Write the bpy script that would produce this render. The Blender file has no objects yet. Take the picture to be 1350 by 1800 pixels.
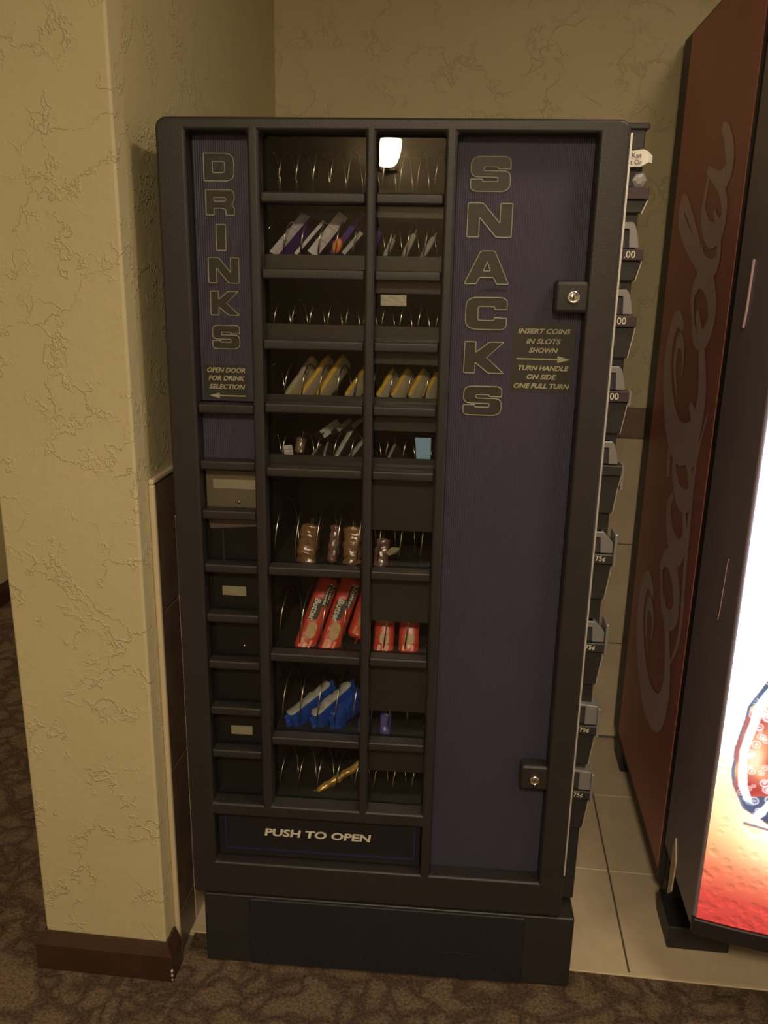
import bpy, bmesh, math, random
from mathutils import Vector, Matrix, noise
import numpy as np
random.seed(7)
C = bpy.context.scene.collection
sc = bpy.context.scene

# ------------------------------------------------------------------ camera, world, lights, exposure
F = 1504.288
PSI = 0.0347463                                   # the snack machine stands 2 degrees off the room's axes
RM = Matrix(((0.99676618, 0.07828491, 0.01812897),
             (0.03919322, -0.27667805, -0.96016308),
             (-0.07015039, 0.95776862, -0.27885156)))   # rows: camera right, down, forward (machine axes)
EYE = 1.579
RZ = Matrix.Rotation(PSI, 3, 'Z')
cam_d = bpy.data.cameras.new('camera')
cam = bpy.data.objects.new('camera', cam_d)
C.objects.link(cam)
cam_d.sensor_fit = 'HORIZONTAL'
cam_d.sensor_width = 36
cam_d.lens = 36 * F / 1350
cam_d.clip_start = 0.02
r_, d_, f_ = (RZ @ RM[0], RZ @ RM[1], RZ @ RM[2])
cam.matrix_world = Matrix(((r_.x, -d_.x, -f_.x, 0), (r_.y, -d_.y, -f_.y, 0), (r_.z, -d_.z, -f_.z, EYE), (0, 0, 0, 1)))
sc.camera = cam
w = bpy.data.worlds.new('world')
sc.world = w
w.use_nodes = True
w.node_tree.nodes['Background'].inputs[0].default_value = (1, .85, .65, 1)
w.node_tree.nodes['Background'].inputs[1].default_value = 0.02
sc.view_settings.view_transform = 'Standard'
sc.view_settings.look = 'None'
sc.view_settings.exposure = 0.0
sc.view_settings.gamma = 1
sc.view_settings.use_curve_mapping = False


def area(name, loc, rot, size, power, col):
    l = bpy.data.lights.new(name, 'AREA')
    l.shape = 'DISK'
    l.size = size
    l.energy = power
    l.color = col
    o = bpy.data.objects.new(name, l)
    o.location = loc
    o.rotation_euler = rot
    C.objects.link(o)
    return o


WARM = (1, .83, .56)
area('ceiling_lamp_light', (0.1, -0.95, 2.63), (0, 0, 0), .5, 58, WARM)
area('hallway_lamp_light', (-1.5, 3.6, 2.63), (0, 0, 0), .3, 10, WARM)
area('alcove_fill_light', (0.75, 1.15, 2.63), (0, 0, 0), .3, 10, WARM)  # added fill, out of view, to brighten the alcove's back wall


# ------------------------------------------------------------------ helpers
def tag(o, label=None, cat=None, group=None, kind=None):
    if label: o['label'] = label
    if cat: o['category'] = cat
    if group: o['group'] = group
    if kind: o['kind'] = kind
    return o


def box(bm, x0, x1, y0, y1, z0, z1):
    v = [bm.verts.new((x, y, z)) for z in (z0, z1) for y in (y0, y1) for x in (x0, x1)]
    for q in ((0, 2, 3, 1), (4, 5, 7, 6), (0, 1, 5, 4), (2, 6, 7, 3), (0, 4, 6, 2), (1, 3, 7, 5)):
        bm.faces.new([v[i] for i in q])
    return v


def prism(bm, pts, e):
    """pts: closed 3D polygon, e: extrusion vector"""
    a = [bm.verts.new(p) for p in pts]
    b = [bm.verts.new(Vector(p) + Vector(e)) for p in pts]
    n = len(pts)
    bm.faces.new(a)
    bm.faces.new(b[::-1])
    for i in range(n):
        bm.faces.new((a[i], b[i], b[(i + 1) % n], a[(i + 1) % n]))


def obj(name, bm, mat, parent=None, bevel=0, seg=2, smooth=False, recalc=True):
    if recalc:
        bmesh.ops.recalc_face_normals(bm, faces=bm.faces)
    me = bpy.data.meshes.new(name)
    bm.to_mesh(me)
    bm.free()
    for m in (mat if isinstance(mat, (list, tuple)) else [mat]):
        me.materials.append(m)
    if smooth:
        me.polygons.foreach_set('use_smooth', [True] * len(me.polygons))
    o = bpy.data.objects.new(name, me)
    C.objects.link(o)
    o.parent = parent
    if bevel:
        b = o.modifiers.new('bevel', 'BEVEL')
        b.width = bevel
        b.segments = seg
        b.limit_method = 'ANGLE'
        b.angle_limit = math.radians(35)
        if seg > 1:
            me.polygons.foreach_set('use_smooth', [True] * len(me.polygons))
            n = o.modifiers.new('wn', 'WEIGHTED_NORMAL')
            n.keep_sharp = True
    return o


def boxo(name, x0, x1, y0, y1, z0, z1, mat, parent=None, bevel=0, seg=2):
    bm = bmesh.new()
    box(bm, x0, x1, y0, y1, z0, z1)
    return obj(name, bm, mat, parent, bevel, seg)


def tube(bm, pts, r, n=6, closed=False, taper=None):
    pts = [Vector(p) for p in pts]
    m = len(pts)
    rings = []
    prev = None
    for i, p in enumerate(pts):
        if closed:
            t = pts[(i + 1) % m] - pts[i - 1]
        else:
            t = pts[min(i + 1, m - 1)] - pts[max(i - 1, 0)]
        t.normalize()
        if prev is None:
            a = t.orthogonal().normalized()
        else:
            a = prev - t * prev.dot(t)
            a.normalize()
        prev = a
        b = t.cross(a)
        rr = r if taper is None else r * taper(i / (m - 1))
        rings.append([bm.verts.new(p + (a * math.cos(2 * math.pi * k / n) + b * math.sin(2 * math.pi * k / n)) * rr) for k in range(n)])
    for i in range(m if closed else m - 1):
        A, B = rings[i], rings[(i + 1) % m]
        for k in range(n):
            bm.faces.new((A[k], A[(k + 1) % n], B[(k + 1) % n], B[k]))
    if not closed:
        bm.faces.new(rings[0][::-1])
        bm.faces.new(rings[-1])


def lathe(bm, prof, n=24, origin=(0, 0, 0), axis='Z'):
    """prof: list of (radius, height)"""
    o = Vector(origin)
    rings = []
    for r, h in prof:
        ring = []
        for k in range(n):
            c, s = math.cos(2 * math.pi * k / n) * r, math.sin(2 * math.pi * k / n) * r
            p = (c, s, h) if axis == 'Z' else (c, -h, s)
            ring.append(bm.verts.new(o + Vector(p)))
        rings.append(ring)
    for A, B in zip(rings, rings[1:]):
        for k in range(n):
            bm.faces.new((A[k], A[(k + 1) % n], B[(k + 1) % n], B[k]))
    bm.faces.new(rings[0][::-1])
    bm.faces.new(rings[-1])


def empty(name, M, label, cat, group=None):
    o = bpy.data.objects.new(name, None)
    o.empty_display_size = .05
    C.objects.link(o)
    o.matrix_world = M
    return tag(o, label, cat, group)


# ------------------------------------------------------------------ materials
def mat(name, col, rough=.5, metal=0, var=0, vscale=6, bump=0, bscale=40, spec=None, trans=0, emis=None, es=0, coat=0):
    m = bpy.data.materials.new(name)
    m.use_nodes = True
    nt = m.node_tree
    p = nt.nodes['Principled BSDF']
    p.inputs['Base Color'].default_value = (*col, 1)
    p.inputs['Roughness'].default_value = rough
    p.inputs['Metallic'].default_value = metal
    if spec is not None: p.inputs['Specular IOR Level'].default_value = spec
    if trans: p.inputs['Transmission Weight'].default_value = trans
    if coat: p.inputs['Coat Weight'].default_value = coat
    if emis:
        p.inputs['Emission Color'].default_value = (*emis, 1)
        p.inputs['Emission Strength'].default_value = es
    tc = nt.nodes.new('ShaderNodeTexCoord')
    if var:
        n = nt.nodes.new('ShaderNodeTexNoise')
        n.inputs['Scale'].default_value = vscale
        n.inputs['Detail'].default_value = 6
        n.inputs['Roughness'].default_value = .65
        nt.links.new(tc.outputs['Object'], n.inputs['Vector'])
        mr = nt.nodes.new('ShaderNodeMapRange')
        mr.inputs['From Min'].default_value = .3
        mr.inputs['From Max'].default_value = .7
        mr.inputs['To Min'].default_value = 1 - var
        mr.inputs['To Max'].default_value = 1 + var
        nt.links.new(n.outputs[0], mr.inputs[0])
        mx = nt.nodes.new('ShaderNodeVectorMath')
        mx.operation = 'SCALE'
        mx.inputs[0].default_value = col
        nt.links.new(mr.outputs[0], mx.inputs['Scale'])
        nt.links.new(mx.outputs[0], p.inputs['Base Color'])
    if bump:
        n = nt.nodes.new('ShaderNodeTexNoise')
        n.inputs['Scale'].default_value = bscale
        n.inputs['Detail'].default_value = 4
        nt.links.new(tc.outputs['Object'], n.inputs['Vector'])
        b = nt.nodes.new('ShaderNodeBump')
        b.inputs['Strength'].default_value = bump
        b.inputs['Distance'].default_value = .002
        nt.links.new(n.outputs[0], b.inputs['Height'])
        nt.links.new(b.outputs[0], p.inputs['Normal'])
    return m


def N(nt, t, **k):
    n = nt.nodes.new(t)
    for a, b in k.items():
        if a.startswith('i_'):
            n.inputs[a[2:].replace('_', ' ')].default_value = b
        else:
            setattr(n, a, b)
    return n


def plaster(name, col):
    """skip-trowel plaster: thin wandering ridges, masked, over soft undulation"""
    m = bpy.data.materials.new(name)
    m.use_nodes = True
    nt = m.node_tree
    L = nt.links.new
    p = nt.nodes['Principled BSDF']
    p.inputs['Roughness'].default_value = .62
    tc = N(nt, 'ShaderNodeTexCoord')
    warp = N(nt, 'ShaderNodeTexNoise', i_Scale=7., i_Detail=5., i_Roughness=.6)
    L(tc.outputs['Object'], warp.inputs['Vector'])
    sub = N(nt, 'ShaderNodeVectorMath', operation='SUBTRACT')
    sub.inputs[1].default_value = (.5, .5, .5)
    L(warp.outputs['Color'], sub.inputs[0])
    sc_ = N(nt, 'ShaderNodeVectorMath', operation='SCALE')
    sc_.inputs['Scale'].default_value = .45
    L(sub.outputs[0], sc_.inputs[0])
    add = N(nt, 'ShaderNodeVectorMath', operation='ADD')
    L(tc.outputs['Object'], add.inputs[0])
    L(sc_.outputs[0], add.inputs[1])
    v = N(nt, 'ShaderNodeTexVoronoi', feature='DISTANCE_TO_EDGE', i_Scale=7.5)
    L(add.outputs[0], v.inputs['Vector'])
    rg = N(nt, 'ShaderNodeMapRange')
    rg.interpolation_type = 'SMOOTHSTEP'
    rg.inputs['From Min'].default_value = 0
    rg.inputs['From Max'].default_value = .05
    rg.inputs['To Min'].default_value = 1
    rg.inputs['To Max'].default_value = 0
    L(v.outputs['Distance'], rg.inputs[0])
    mk = N(nt, 'ShaderNodeTexNoise', i_Scale=11., i_Detail=3.)
    L(tc.outputs['Object'], mk.inputs['Vector'])
    mr = N(nt, 'ShaderNodeMapRange')
    mr.interpolation_type = 'SMOOTHSTEP'
    mr.inputs['From Min'].default_value = .40
    mr.inputs['From Max'].default_value = .60
    L(mk.outputs[0], mr.inputs[0])
    mul = N(nt, 'ShaderNodeMath', operation='MULTIPLY')
    L(rg.outputs[0], mul.inputs[0])
    L(mr.outputs[0], mul.inputs[1])
    fine = N(nt, 'ShaderNodeTexNoise', i_Scale=30., i_Detail=6., i_Roughness=.6)
    L(tc.outputs['Object'], fine.inputs['Vector'])
    ma = N(nt, 'ShaderNodeMath', operation='MULTIPLY_ADD')
    ma.inputs[1].default_value = .8
    L(fine.outputs[0], ma.inputs[0])
    L(mul.outputs[0], ma.inputs[2])
    b = N(nt, 'ShaderNodeBump', i_Strength=.6, i_Distance=.0031)
    L(ma.outputs[0], b.inputs['Height'])
    L(b.outputs[0], p.inputs['Normal'])
    cn = N(nt, 'ShaderNodeTexNoise', i_Scale=3.5, i_Detail=5.)
    L(tc.outputs['Object'], cn.inputs['Vector'])
    cr = N(nt, 'ShaderNodeMix', data_type='RGBA')
    cr.inputs[6].default_value = (col[0] * .93, col[1] * .91, col[2] * .86, 1)
    cr.inputs[7].default_value = (col[0] * 1.06, col[1] * 1.05, col[2] * 1.08, 1)
    L(cn.outputs[0], cr.inputs[0])
    L(cr.outputs[2], p.inputs['Base Color'])
    return m


def ribbed(name, col, pitch, rough=.5, spec=.4, depth=.0008):
    """fine vertical ribs, a few millimetres apart, as relief"""
    m = mat(name, col, rough, spec=spec)
    nt = m.node_tree
    L = nt.links.new
    p = nt.nodes['Principled BSDF']
    tc = N(nt, 'ShaderNodeTexCoord')
    wv = N(nt, 'ShaderNodeTexWave', wave_type='BANDS', bands_direction='X', i_Scale=2 * math.pi / 20 / pitch)
    L(tc.outputs['Object'], wv.inputs['Vector'])
    b = N(nt, 'ShaderNodeBump', i_Strength=.8, i_Distance=depth)
    L(wv.outputs[1], b.inputs['Height'])
    L(b.outputs[0], p.inputs['Normal'])
    n = N(nt, 'ShaderNodeTexNoise', i_Scale=9., i_Detail=5.)
    L(tc.outputs['Object'], n.inputs['Vector'])
    mx = N(nt, 'ShaderNodeMix', data_type='RGBA')
    mx.inputs[6].default_value = (*[c * .85 for c in col], 1)
    mx.inputs[7].default_value = (*[c * 1.15 for c in col], 1)
    L(n.outputs[0], mx.inputs[0])
    L(mx.outputs[2], p.inputs['Base Color'])
    return m


def carpet_mat():
    m = bpy.data.materials.new('carpet')
    m.use_nodes = True
    nt = m.node_tree
    L = nt.links.new
    p = nt.nodes['Principled BSDF']
    p.inputs['Roughness'].default_value = .95
    p.inputs['Specular IOR Level'].default_value = .1
    tc = N(nt, 'ShaderNodeTexCoord')
    wn = N(nt, 'ShaderNodeTexNoise', i_Scale=6., i_Detail=2.)
    L(tc.outputs['Object'], wn.inputs['Vector'])
    s = N(nt, 'ShaderNodeVectorMath', operation='SCALE')
    s.inputs['Scale'].default_value = .35
    L(wn.outputs['Color'], s.inputs[0])
    a = N(nt, 'ShaderNodeVectorMath', operation='ADD')
    L(tc.outputs['Object'], a.inputs[0])
    L(s.outputs[0], a.inputs[1])
    v = N(nt, 'ShaderNodeTexVoronoi', feature='DISTANCE_TO_EDGE', i_Scale=9.)
    L(a.outputs[0], v.inputs['Vector'])
    g = N(nt, 'ShaderNodeTexNoise', i_Scale=130., i_Detail=4., i_Roughness=.9)
    L(tc.outputs['Object'], g.inputs['Vector'])
    gm = N(nt, 'ShaderNodeMath', operation='MULTIPLY_ADD')
    gm.inputs[1].default_value = .22
    L(g.outputs[0], gm.inputs[0])
    L(v.outputs['Distance'], gm.inputs[2])
    r = N(nt, 'ShaderNodeMapRange')
    r.interpolation_type = 'SMOOTHSTEP'
    r.inputs['From Min'].default_value = .10
    r.inputs['From Max'].default_value = .36
    L(gm.outputs[0], r.inputs[0])
    mx = N(nt, 'ShaderNodeMix', data_type='RGBA')
    mx.inputs[6].default_value = (.092, .060, .044, 1)
    mx.inputs[7].default_value = (.175, .122, .082, 1)
    L(r.outputs[0], mx.inputs[0])
    g2 = N(nt, 'ShaderNodeMapRange')
    g2.inputs['From Min'].default_value = .3
    g2.inputs['From Max'].default_value = .7
    g2.inputs['To Min'].default_value = .25
    g2.inputs['To Max'].default_value = 2.0
    L(g.outputs[0], g2.inputs[0])
    sm = N(nt, 'ShaderNodeVectorMath', operation='SCALE')
    L(mx.outputs[2], sm.inputs[0])
    L(g2.outputs[0], sm.inputs['Scale'])
    L(sm.outputs[0], p.inputs['Base Color'])
    b = N(nt, 'ShaderNodeBump', i_Strength=1., i_Distance=.006)
    L(g.outputs[0], b.inputs['Height'])
    L(b.outputs[0], p.inputs['Normal'])
    return m


def glass_mat(name, tint=(1, 1, 1), ior=1.5):
    """thin pane: clear see-through with a real mirror reflection on top"""
    m = bpy.data.materials.new(name)
    m.use_nodes = True
    nt = m.node_tree
    nt.nodes.remove(nt.nodes['Principled BSDF'])
    t = N(nt, 'ShaderNodeBsdfTransparent')
    t.inputs[0].default_value = (*tint, 1)
    g = N(nt, 'ShaderNodeBsdfGlossy')
    g.inputs['Roughness'].default_value = .012
    fr = N(nt, 'ShaderNodeFresnel', i_IOR=ior)
    mx = N(nt, 'ShaderNodeMixShader')
    L = nt.links.new
    L(fr.outputs[0], mx.inputs[0])
    L(t.outputs[0], mx.inputs[1])
    L(g.outputs[0], mx.inputs[2])
    L(mx.outputs[0], nt.nodes['Material Output'].inputs[0])
    return m


MT = {}
MT['plaster'] = plaster('plaster', (.60, .525, .325))
MT['rear_plaster'] = plaster('rear_plaster', (.24, .18, .11))  # unseen wall, coloured dark to weaken its reflection in the window
MT['ceiling'] = mat('ceiling_paint', (.62, .55, .42), .8, bump=.3)
MT['tile'] = mat('beige_stone_tile', (.62, .50, .36), .28, var=.13, vscale=7, bump=.15, bscale=18)
MT['band'] = mat('brown_band_tile', (.20, .135, .095), .35, var=.2, vscale=9, bump=.15, bscale=25)
MT['grout'] = mat('grout', (.16, .125, .09), .9, var=.1)
MT['bullnose'] = mat('cream_edging', (.60, .50, .34), .45, var=.05)
MT['wood'] = mat('dark_baseboard', (.055, .026, .016), .4, var=.25, vscale=12)
MT['chip'] = mat('bare_chip', (.75, .7, .6), .6)
MT['carpet'] = carpet_mat()
MT['black'] = mat('moulded_black_plastic', (.028, .0235, .0245), .42, var=.12, vscale=14, bump=.25, bscale=500)
MT['black2'] = mat('black_painted_steel', (.028, .026, .026), .4, var=.1)
MT['inner'] = mat('dark_interior', (.022, .020, .017), .6, var=.15)
MT['lip'] = mat('shelf_lip_steel', (.030, .028, .026), .45, var=.12)
MT['blue'] = ribbed('blue_ribbed_panel', (.055, .048, .085), .0042)
MT['blue2'] = ribbed('dark_blue_ribbed_skirt', (.022, .021, .028), .0042)
MT['navy'] = mat('navy_edge', (.03, .022, .10), .4)
MT['flap'] = mat('black_flap', (.018, .016, .020), .4)
MT['olive'] = mat('dark_olive_print', (.032, .029, .023), .5)
MT['print'] = mat('pale_print', (.42, .40, .28), .5)
MT['white_print'] = mat('white_print', (.72, .68, .58), .5)
MT['chrome'] = mat('chrome', (.78, .76, .72), .18, 1)
MT['wire'] = mat('steel_wire', (.80, .77, .72), .25, 1)
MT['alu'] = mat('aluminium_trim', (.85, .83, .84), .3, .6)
MT['slot'] = mat('brushed_slot_plate', (.30, .29, .30), .4, .4)
MT['plum'] = mat('plum_ledge', (.06, .035, .045), .4)
MT['paper'] = mat('white_paper', (.82, .78, .74), .7)
MT['ink'] = mat('ink', (.05, .045, .05), .6)
MT['rectangle'] = mat('pale_blue_rectangle', (.30, .54, .90), .5, var=.03)
MT['tan'] = mat('beige_backing', (.135, .115, .078), .3, spec=.5, var=.08)
MT['tape'] = mat('faded_label', (.29, .26, .18), .5, var=.1, vscale=30)
MT['mauve'] = mat('mauve_strip', (.10, .075, .065), .5)
MT['glass'] = glass_mat('window_glass', (.95, .95, .93), 1.36)
MT['darkglass'] = mat('smoked_selection_window', (.014, .013, .012), .12, spec=.5)
MT['red'] = mat('red_wrapper', (.62, .055, .035), .3, var=.12, vscale=30, bump=.5, bscale=60, spec=.6)
MT['cookie'] = mat('cookie_print', (.52, .30, .10), .4, var=.15, vscale=60)
MT['orange'] = mat('orange_print', (.80, .22, .05), .35)
MT['bluew'] = mat('blue_wrapper', (.02, .085, .52), .28, var=.2, vscale=30, bump=.6, bscale=60, spec=.6)
MT['tray'] = mat('grey_white_side', (.46, .47, .48), .5, var=.1, vscale=20)
MT['purple'] = mat('purple_carton', (.10, .04, .30), .35, var=.25, vscale=20)
MT['nutri'] = mat('white_carton_side', (.66, .62, .74), .5, var=.12, vscale=160)
MT['yellow'] = mat('yellow_wrapper', (.72, .45, .06), .35, var=.2, vscale=30, bump=.5, bscale=70)
MT['ygrey'] = mat('pale_wrapper', (.42, .37, .28), .4, var=.2, vscale=25, bump=.5, bscale=70)
MT['dkbar'] = mat('black_wrapper', (.03, .025, .025), .3, bump=.5, bscale=70)
MT['silver'] = mat('silver_wrapper', (.45, .44, .43), .35, .3, var=.15, vscale=40, bump=.6, bscale=80)
MT['cookiebag'] = mat('brown_clear_bag', (.20, .105, .055), .2, var=.45, vscale=70, bump=.8, bscale=70, spec=.8)
MT['pinkbag'] = mat('mauve_bag', (.17, .09, .09), .2, var=.4, vscale=60, bump=.8, bscale=70, spec=.8)
MT['gold'] = mat('gold_wrapper', (.62, .40, .12), .3, .35, var=.3, vscale=40, bump=.8, bscale=70)
MT['violet'] = mat('violet_wrapper', (.13, .10, .42), .3, var=.2, vscale=30, bump=.6, bscale=60)
MT['cred'] = mat('faded_red_side', (.47, .15, .135), .42, var=.10, vscale=5)
MT['cscript'] = mat('faded_script', (.70, .50, .55), .5, var=.1, vscale=8)
MT['cgrey'] = mat('hazed_grey_door', (.23, .19, .23), .45, var=.08)  # grey tinted purple to carry the lens haze
MT['cblack'] = mat('black_base', (.02, .017, .018), .5)
MT['opal'] = mat('opal_glass', (.9, .85, .75), .4, emis=(1, .86, .62), es=50)
MT['brass'] = mat('bronze', (.12, .08, .05), .4, .7)


# ------------------------------------------------------------------ the room
XW, YF, YB, CEIL = -.645, 1.53, 2.735, 2.72       # side wall plane, wall end face, alcove back wall
floor = tag(boxo('floor', -2.25, 2.35, -1.7, 6.2, -.12, -.012, MT['grout']), kind='structure')
XJ, DT = .415, .354
for i in range(-3, 6):
    for j in range(3):
        x0 = max(XJ + i * DT - DT, XW) + .002
        x1 = min(XJ + i * DT, 2.3) - .002
        y0 = 2.028 + (j - 1) * DT + .002
        y1 = 2.028 + j * DT - .002
        if x1 - x0 < .02: continue
        if j == 0: y0 = 1.672
        if j == 2: y1 = YB
        boxo('tile', x0, x1, y0, y1, -.012, -.001 + random.uniform(-.0006, .0006), MT['tile'], floor, .0015, 1)

# carpet: one sheet with the alcove left out
bm = bmesh.new()
box(bm, -2.19, 2.3, -1.6, 1.51, -.011, .0)
box(bm, -.625, 2.3, 1.51, 1.663, -.011, .0)
box(bm, -2.19, -.951, 1.51, 6.1, -.011, .0)
bmesh.ops.remove_doubles(bm, verts=bm.verts, dist=.0001)
tag(obj('carpet', bm, MT['carpet']), 'dark brown patterned carpet covering the hallway up to the tiled alcove', 'carpet')
boxo('threshold_strip', XW, 2.3, 1.663, 1.674, -.011, .0035, MT['bullnose'], floor, .001, 1)

wb = tag(boxo('wall_back', XW, 2.3, YB, YB + .12, -.012, CEIL, MT['plaster']), kind='structure')
wl = bmesh.new()
box(wl, -.93, XW, YF, 6.1, -.012, CEIL)
wl = tag(obj('wall_left', wl, MT['plaster'], bevel=.006, seg=3), kind='structure')
tag(boxo('wall_hall', -2.3, -2.19, -1.6, 6.1, -.012, CEIL, MT['plaster']), kind='structure')
tag(boxo('wall_right', 2.3, 2.42, -1.6, YB + .12, -.012, CEIL, MT['plaster']), kind='structure')
tag(boxo('wall_rear', -2.3, 2.42, -1.72, -1.6, -.012, CEIL, MT['rear_plaster']), kind='structure')
tag(boxo('wall_end', -2.3, -.93, 6.1, 6.22, -.012, CEIL, MT['plaster']), kind='structure')
tag(boxo('ceiling', -2.3, 2.42, -1.72, 6.22, CEIL, CEIL + .1, MT['ceiling']), kind='structure')

# wall tiling: dark mitred band at the top and down the front edge, large tiles inside it
ZT, ZB = 1.147, 1.050
def tile_wall(bm, a, b, plane):
    """polygon a in (along, z) on the side wall or the back wall, extruded by its thickness"""
    if plane == 'side':
        prism(bm, [(XW, p[0], p[1]) for p in a], (b, 0, 0))
    else:
        prism(bm, [(p[0], YB, p[1]) for p in a], (0, -b, 0))


def wtile(parent, poly, m, plane, th=.009):
    bm = bmesh.new()
    tile_wall(bm, poly, th + random.uniform(-.0005, .0005), plane)
    return obj('tile', bm, m, parent, .0015, 1)


def rect(a, b, c, d): return [(a, c), (b, c), (b, d), (a, d)]


G = .0018
Y1, Y2 = 1.600, 1.705
bm = bmesh.new()
box(bm, XW, XW + .005, 1.59, YB, 0, ZT + .002)
obj('grout_bed', bm, MT['grout'], wl)
bm = bmesh.new()
box(bm, XW, XW + .012, 1.585, Y1 - G, 0, ZT)
obj('edge_trim', bm, MT['bullnose'], wl, .004, 3)
bm = bmesh.new()
box(bm, XW, XW + .012, 1.585, YB, ZT, ZT + .012)
obj('edge_trim', bm, MT['bullnose'], wl, .004, 3)
zs = [0.0, .107, .487, .867]
for a, b in zip(zs, zs[1:]):
    wtile(wl, rect(Y1, Y2 - G, a + G, b - G), MT['band'], 'side')
wtile(wl, [(Y1, .867 + G), (Y2 - G, .867 + G), (Y2 - G, ZB - G), (Y1, ZT - G)], MT['band'], 'side')
ys = [Y2, 2.06, 2.415, YB]
wtile(wl, [(Y2 + G, ZB + G), (ys[1] - G, ZB + G), (ys[1] - G, ZT - G), (Y1 + 2 * G, ZT - G)], MT['band'], 'side')
for a, b in zip(ys[1:], ys[2:]):
    wtile(wl, rect(a + G, b - G, ZB + G, ZT - G), MT['band'], 'side')
zt = [0.0, .316, .681, ZB]
for a, b in zip(ys, ys[1:]):
    for c, d in zip(zt, zt[1:]):
        wtile(wl, rect(a + G, b - G, c + G, d - G), MT['tile'], 'side')

boxo('grout_bed', XW, 2.3, YB - .005, YB, 0, 1.16, MT['grout'], wb)
xs = [XW] + [XJ - DT * k for k in (2, 1, 0)] + [XJ + DT * k for k in (1, 2, 3, 4, 5)]
xs = [x for x in xs if x < 2.28] + [2.3]
for a, b in zip(xs, xs[1:]):
    wtile(wb, rect(a + G, b - G, 1.064 + G, 1.157), MT['band'], 'back')
    for c, d in zip([0, .008, .360, .712], [.008, .360, .712, 1.064]):
        if d - c > .1:
            wtile(wb, rect(a + G, b - G, c + G, d - G), MT['tile'], 'back')

# baseboards (bevelled top, wraps the end of the wall)
def baseboard(name, pts, h=.094, th=.017, closed=False):
    bm = bmesh.new()
    n = len(pts)
    P = [Vector((x, y, 0)) for x, y in pts]
    rings = []
    for i, p in enumerate(P):
        dirs = []
        if i > 0: dirs.append((p - P[i - 1]).normalized())
        if i < n - 1: dirs.append((P[i + 1] - p).normalized())
        nr = [Vector((d.y, -d.x, 0)) for d in dirs]
        k = nr[0] if len(nr) == 1 else (nr[0] + nr[1]) / (1 + nr[0].dot(nr[1]))
        prof = [(0, 0), (th, 0), (th, h - .028), (.004, h), (0, h)]
        rings.append([bm.verts.new(p + k * a + Vector((0, 0, b))) for a, b in prof])
    for A, B in zip(rings, rings[1:]):
        for j in range(5):
            bm.faces.new((A[j], B[j], B[(j + 1) % 5], A[(j + 1) % 5]))
    bm.faces.new(rings[0])
    bm.faces.new(rings[-1][::-1])
    return tag(obj(name, bm, MT['wood']), kind='structure')


bb = baseboard('baseboard_left', [(-.932, 1.62), (-.932, 1.528), (-.643, 1.528), (-.643, 1.575)])
for (z, r) in ((.030, .004), (.018, .0035), (.006, .003)):
    bm = bmesh.new()
    bmesh.ops.create_icosphere(bm, subdivisions=1, radius=r)
    for v in bm.verts:
        v.co.x *= .7; v.co.z *= 1.6
        v.co += Vector((XW + .0175, YF - .0175, z))
    obj('bare_chip', bm, MT['chip'], bb)
baseboard('baseboard_hall', [(-2.19, 6.1), (-2.19, -1.55)][::-1], .10)
baseboard('baseboard_end', [(-2.17, 6.1), (-.93, 6.1)][::1], .10)

# rear sconce whose reflection shows in the machine's window, and ceiling lamps, the alcove one added to brighten its wall
t = empty('wall_sconce', Matrix.Translation((-.315, -1.6, 2.14)), 'bowl-shaped opal wall lamp mirrored in the top window of the snack machine', 'lamp')
bm = bmesh.new()
lathe(bm, [(.02, -.085), (.045, -.072), (.062, -.042), (.072, 0), (.075, .05), (.07, .052)], 24, (0, .13, 0))
obj('lamp_shade', bm, MT['opal'], t, smooth=True)
bm = bmesh.new()
lathe(bm, [(.004, -.118), (.012, -.108), (.007, -.098), (.018, -.088), (.018, -.084)], 12, (0, .13, 0))
obj('finial', bm, MT['brass'], t, smooth=True)
boxo('wall_plate', -.05, .05, .0, .02, -.09, .05, MT['brass'], t, .005)
boxo('arm', -.008, .008, .02, .13, -.095, -.08, MT['brass'], t, .002)
for (x, y, r) in ((.1, -.95, .25), (-1.5, 3.6, .16), (.75, 1.15, .16)):
    t = empty('ceiling_lamp', Matrix.Translation((x, y, CEIL)),
              {.1: 'large round opal ceiling lamp in front of the snack machine', -1.5: 'small round opal ceiling lamp down the side hallway',
               .75: 'small round opal ceiling lamp added to brighten the alcove between the two vending machines'}[x], 'lamp')
    bm = bmesh.new()
    lathe(bm, [(r, 0), (r, -.03), (r * .95, -.035)], 28)
    obj('lamp_body', bm, MT['brass'], t, smooth=False)
    bm = bmesh.new()
    lathe(bm, [(r * .93, -.036), (r * .9, -.055), (r * .5, -.07), (.01, -.074)], 28)
    obj('diffuser', bm, mat('diffuser', (.9, .85, .75), .5, emis=(1, .82, .55), es=2.2), t, smooth=True)


# ------------------------------------------------------------------ the snack machine (local frame: x right, y into the wall, z up)
MR = Matrix.Translation(RZ @ Vector((-.536, 1.6, 0))) @ RZ.to_4x4()
VM = empty('snack_vending_machine', MR, 'black coin-operated snack vending machine with blue ribbed panels standing in the alcove', 'vending machine')


def M(px, py, Y):
    """pixel measured in the photograph, taken at depth Y behind the door's face -> machine coordinates"""
    r = RM.transposed() @ Vector(((px - 675) / F, (py - 900) / F, 1))
    r *= (1.6 + Y) / r.y
    return Vector((r.x + .536, Y, r.z + EYE))


W_, ZD0, ZD1 = .828, .193, 1.821
XL, XM1a, XM1b, XM2a, XM2b, XM3a, XM3b, XR = .054, .164, .185, .375, .393, .514, .535, .775
RC = [1.690, 1.558, 1.430, 1.310, 1.184, .978, .787, .590]      # rails of the snack windows
R0 = [1.305, 1.193, 1.092, .978, .869, .763, .655, .551]        # rails of the drinks column
ZTOP, ZBOT, ZF0, ZF1 = 1.798, .431, .278, .400


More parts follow.
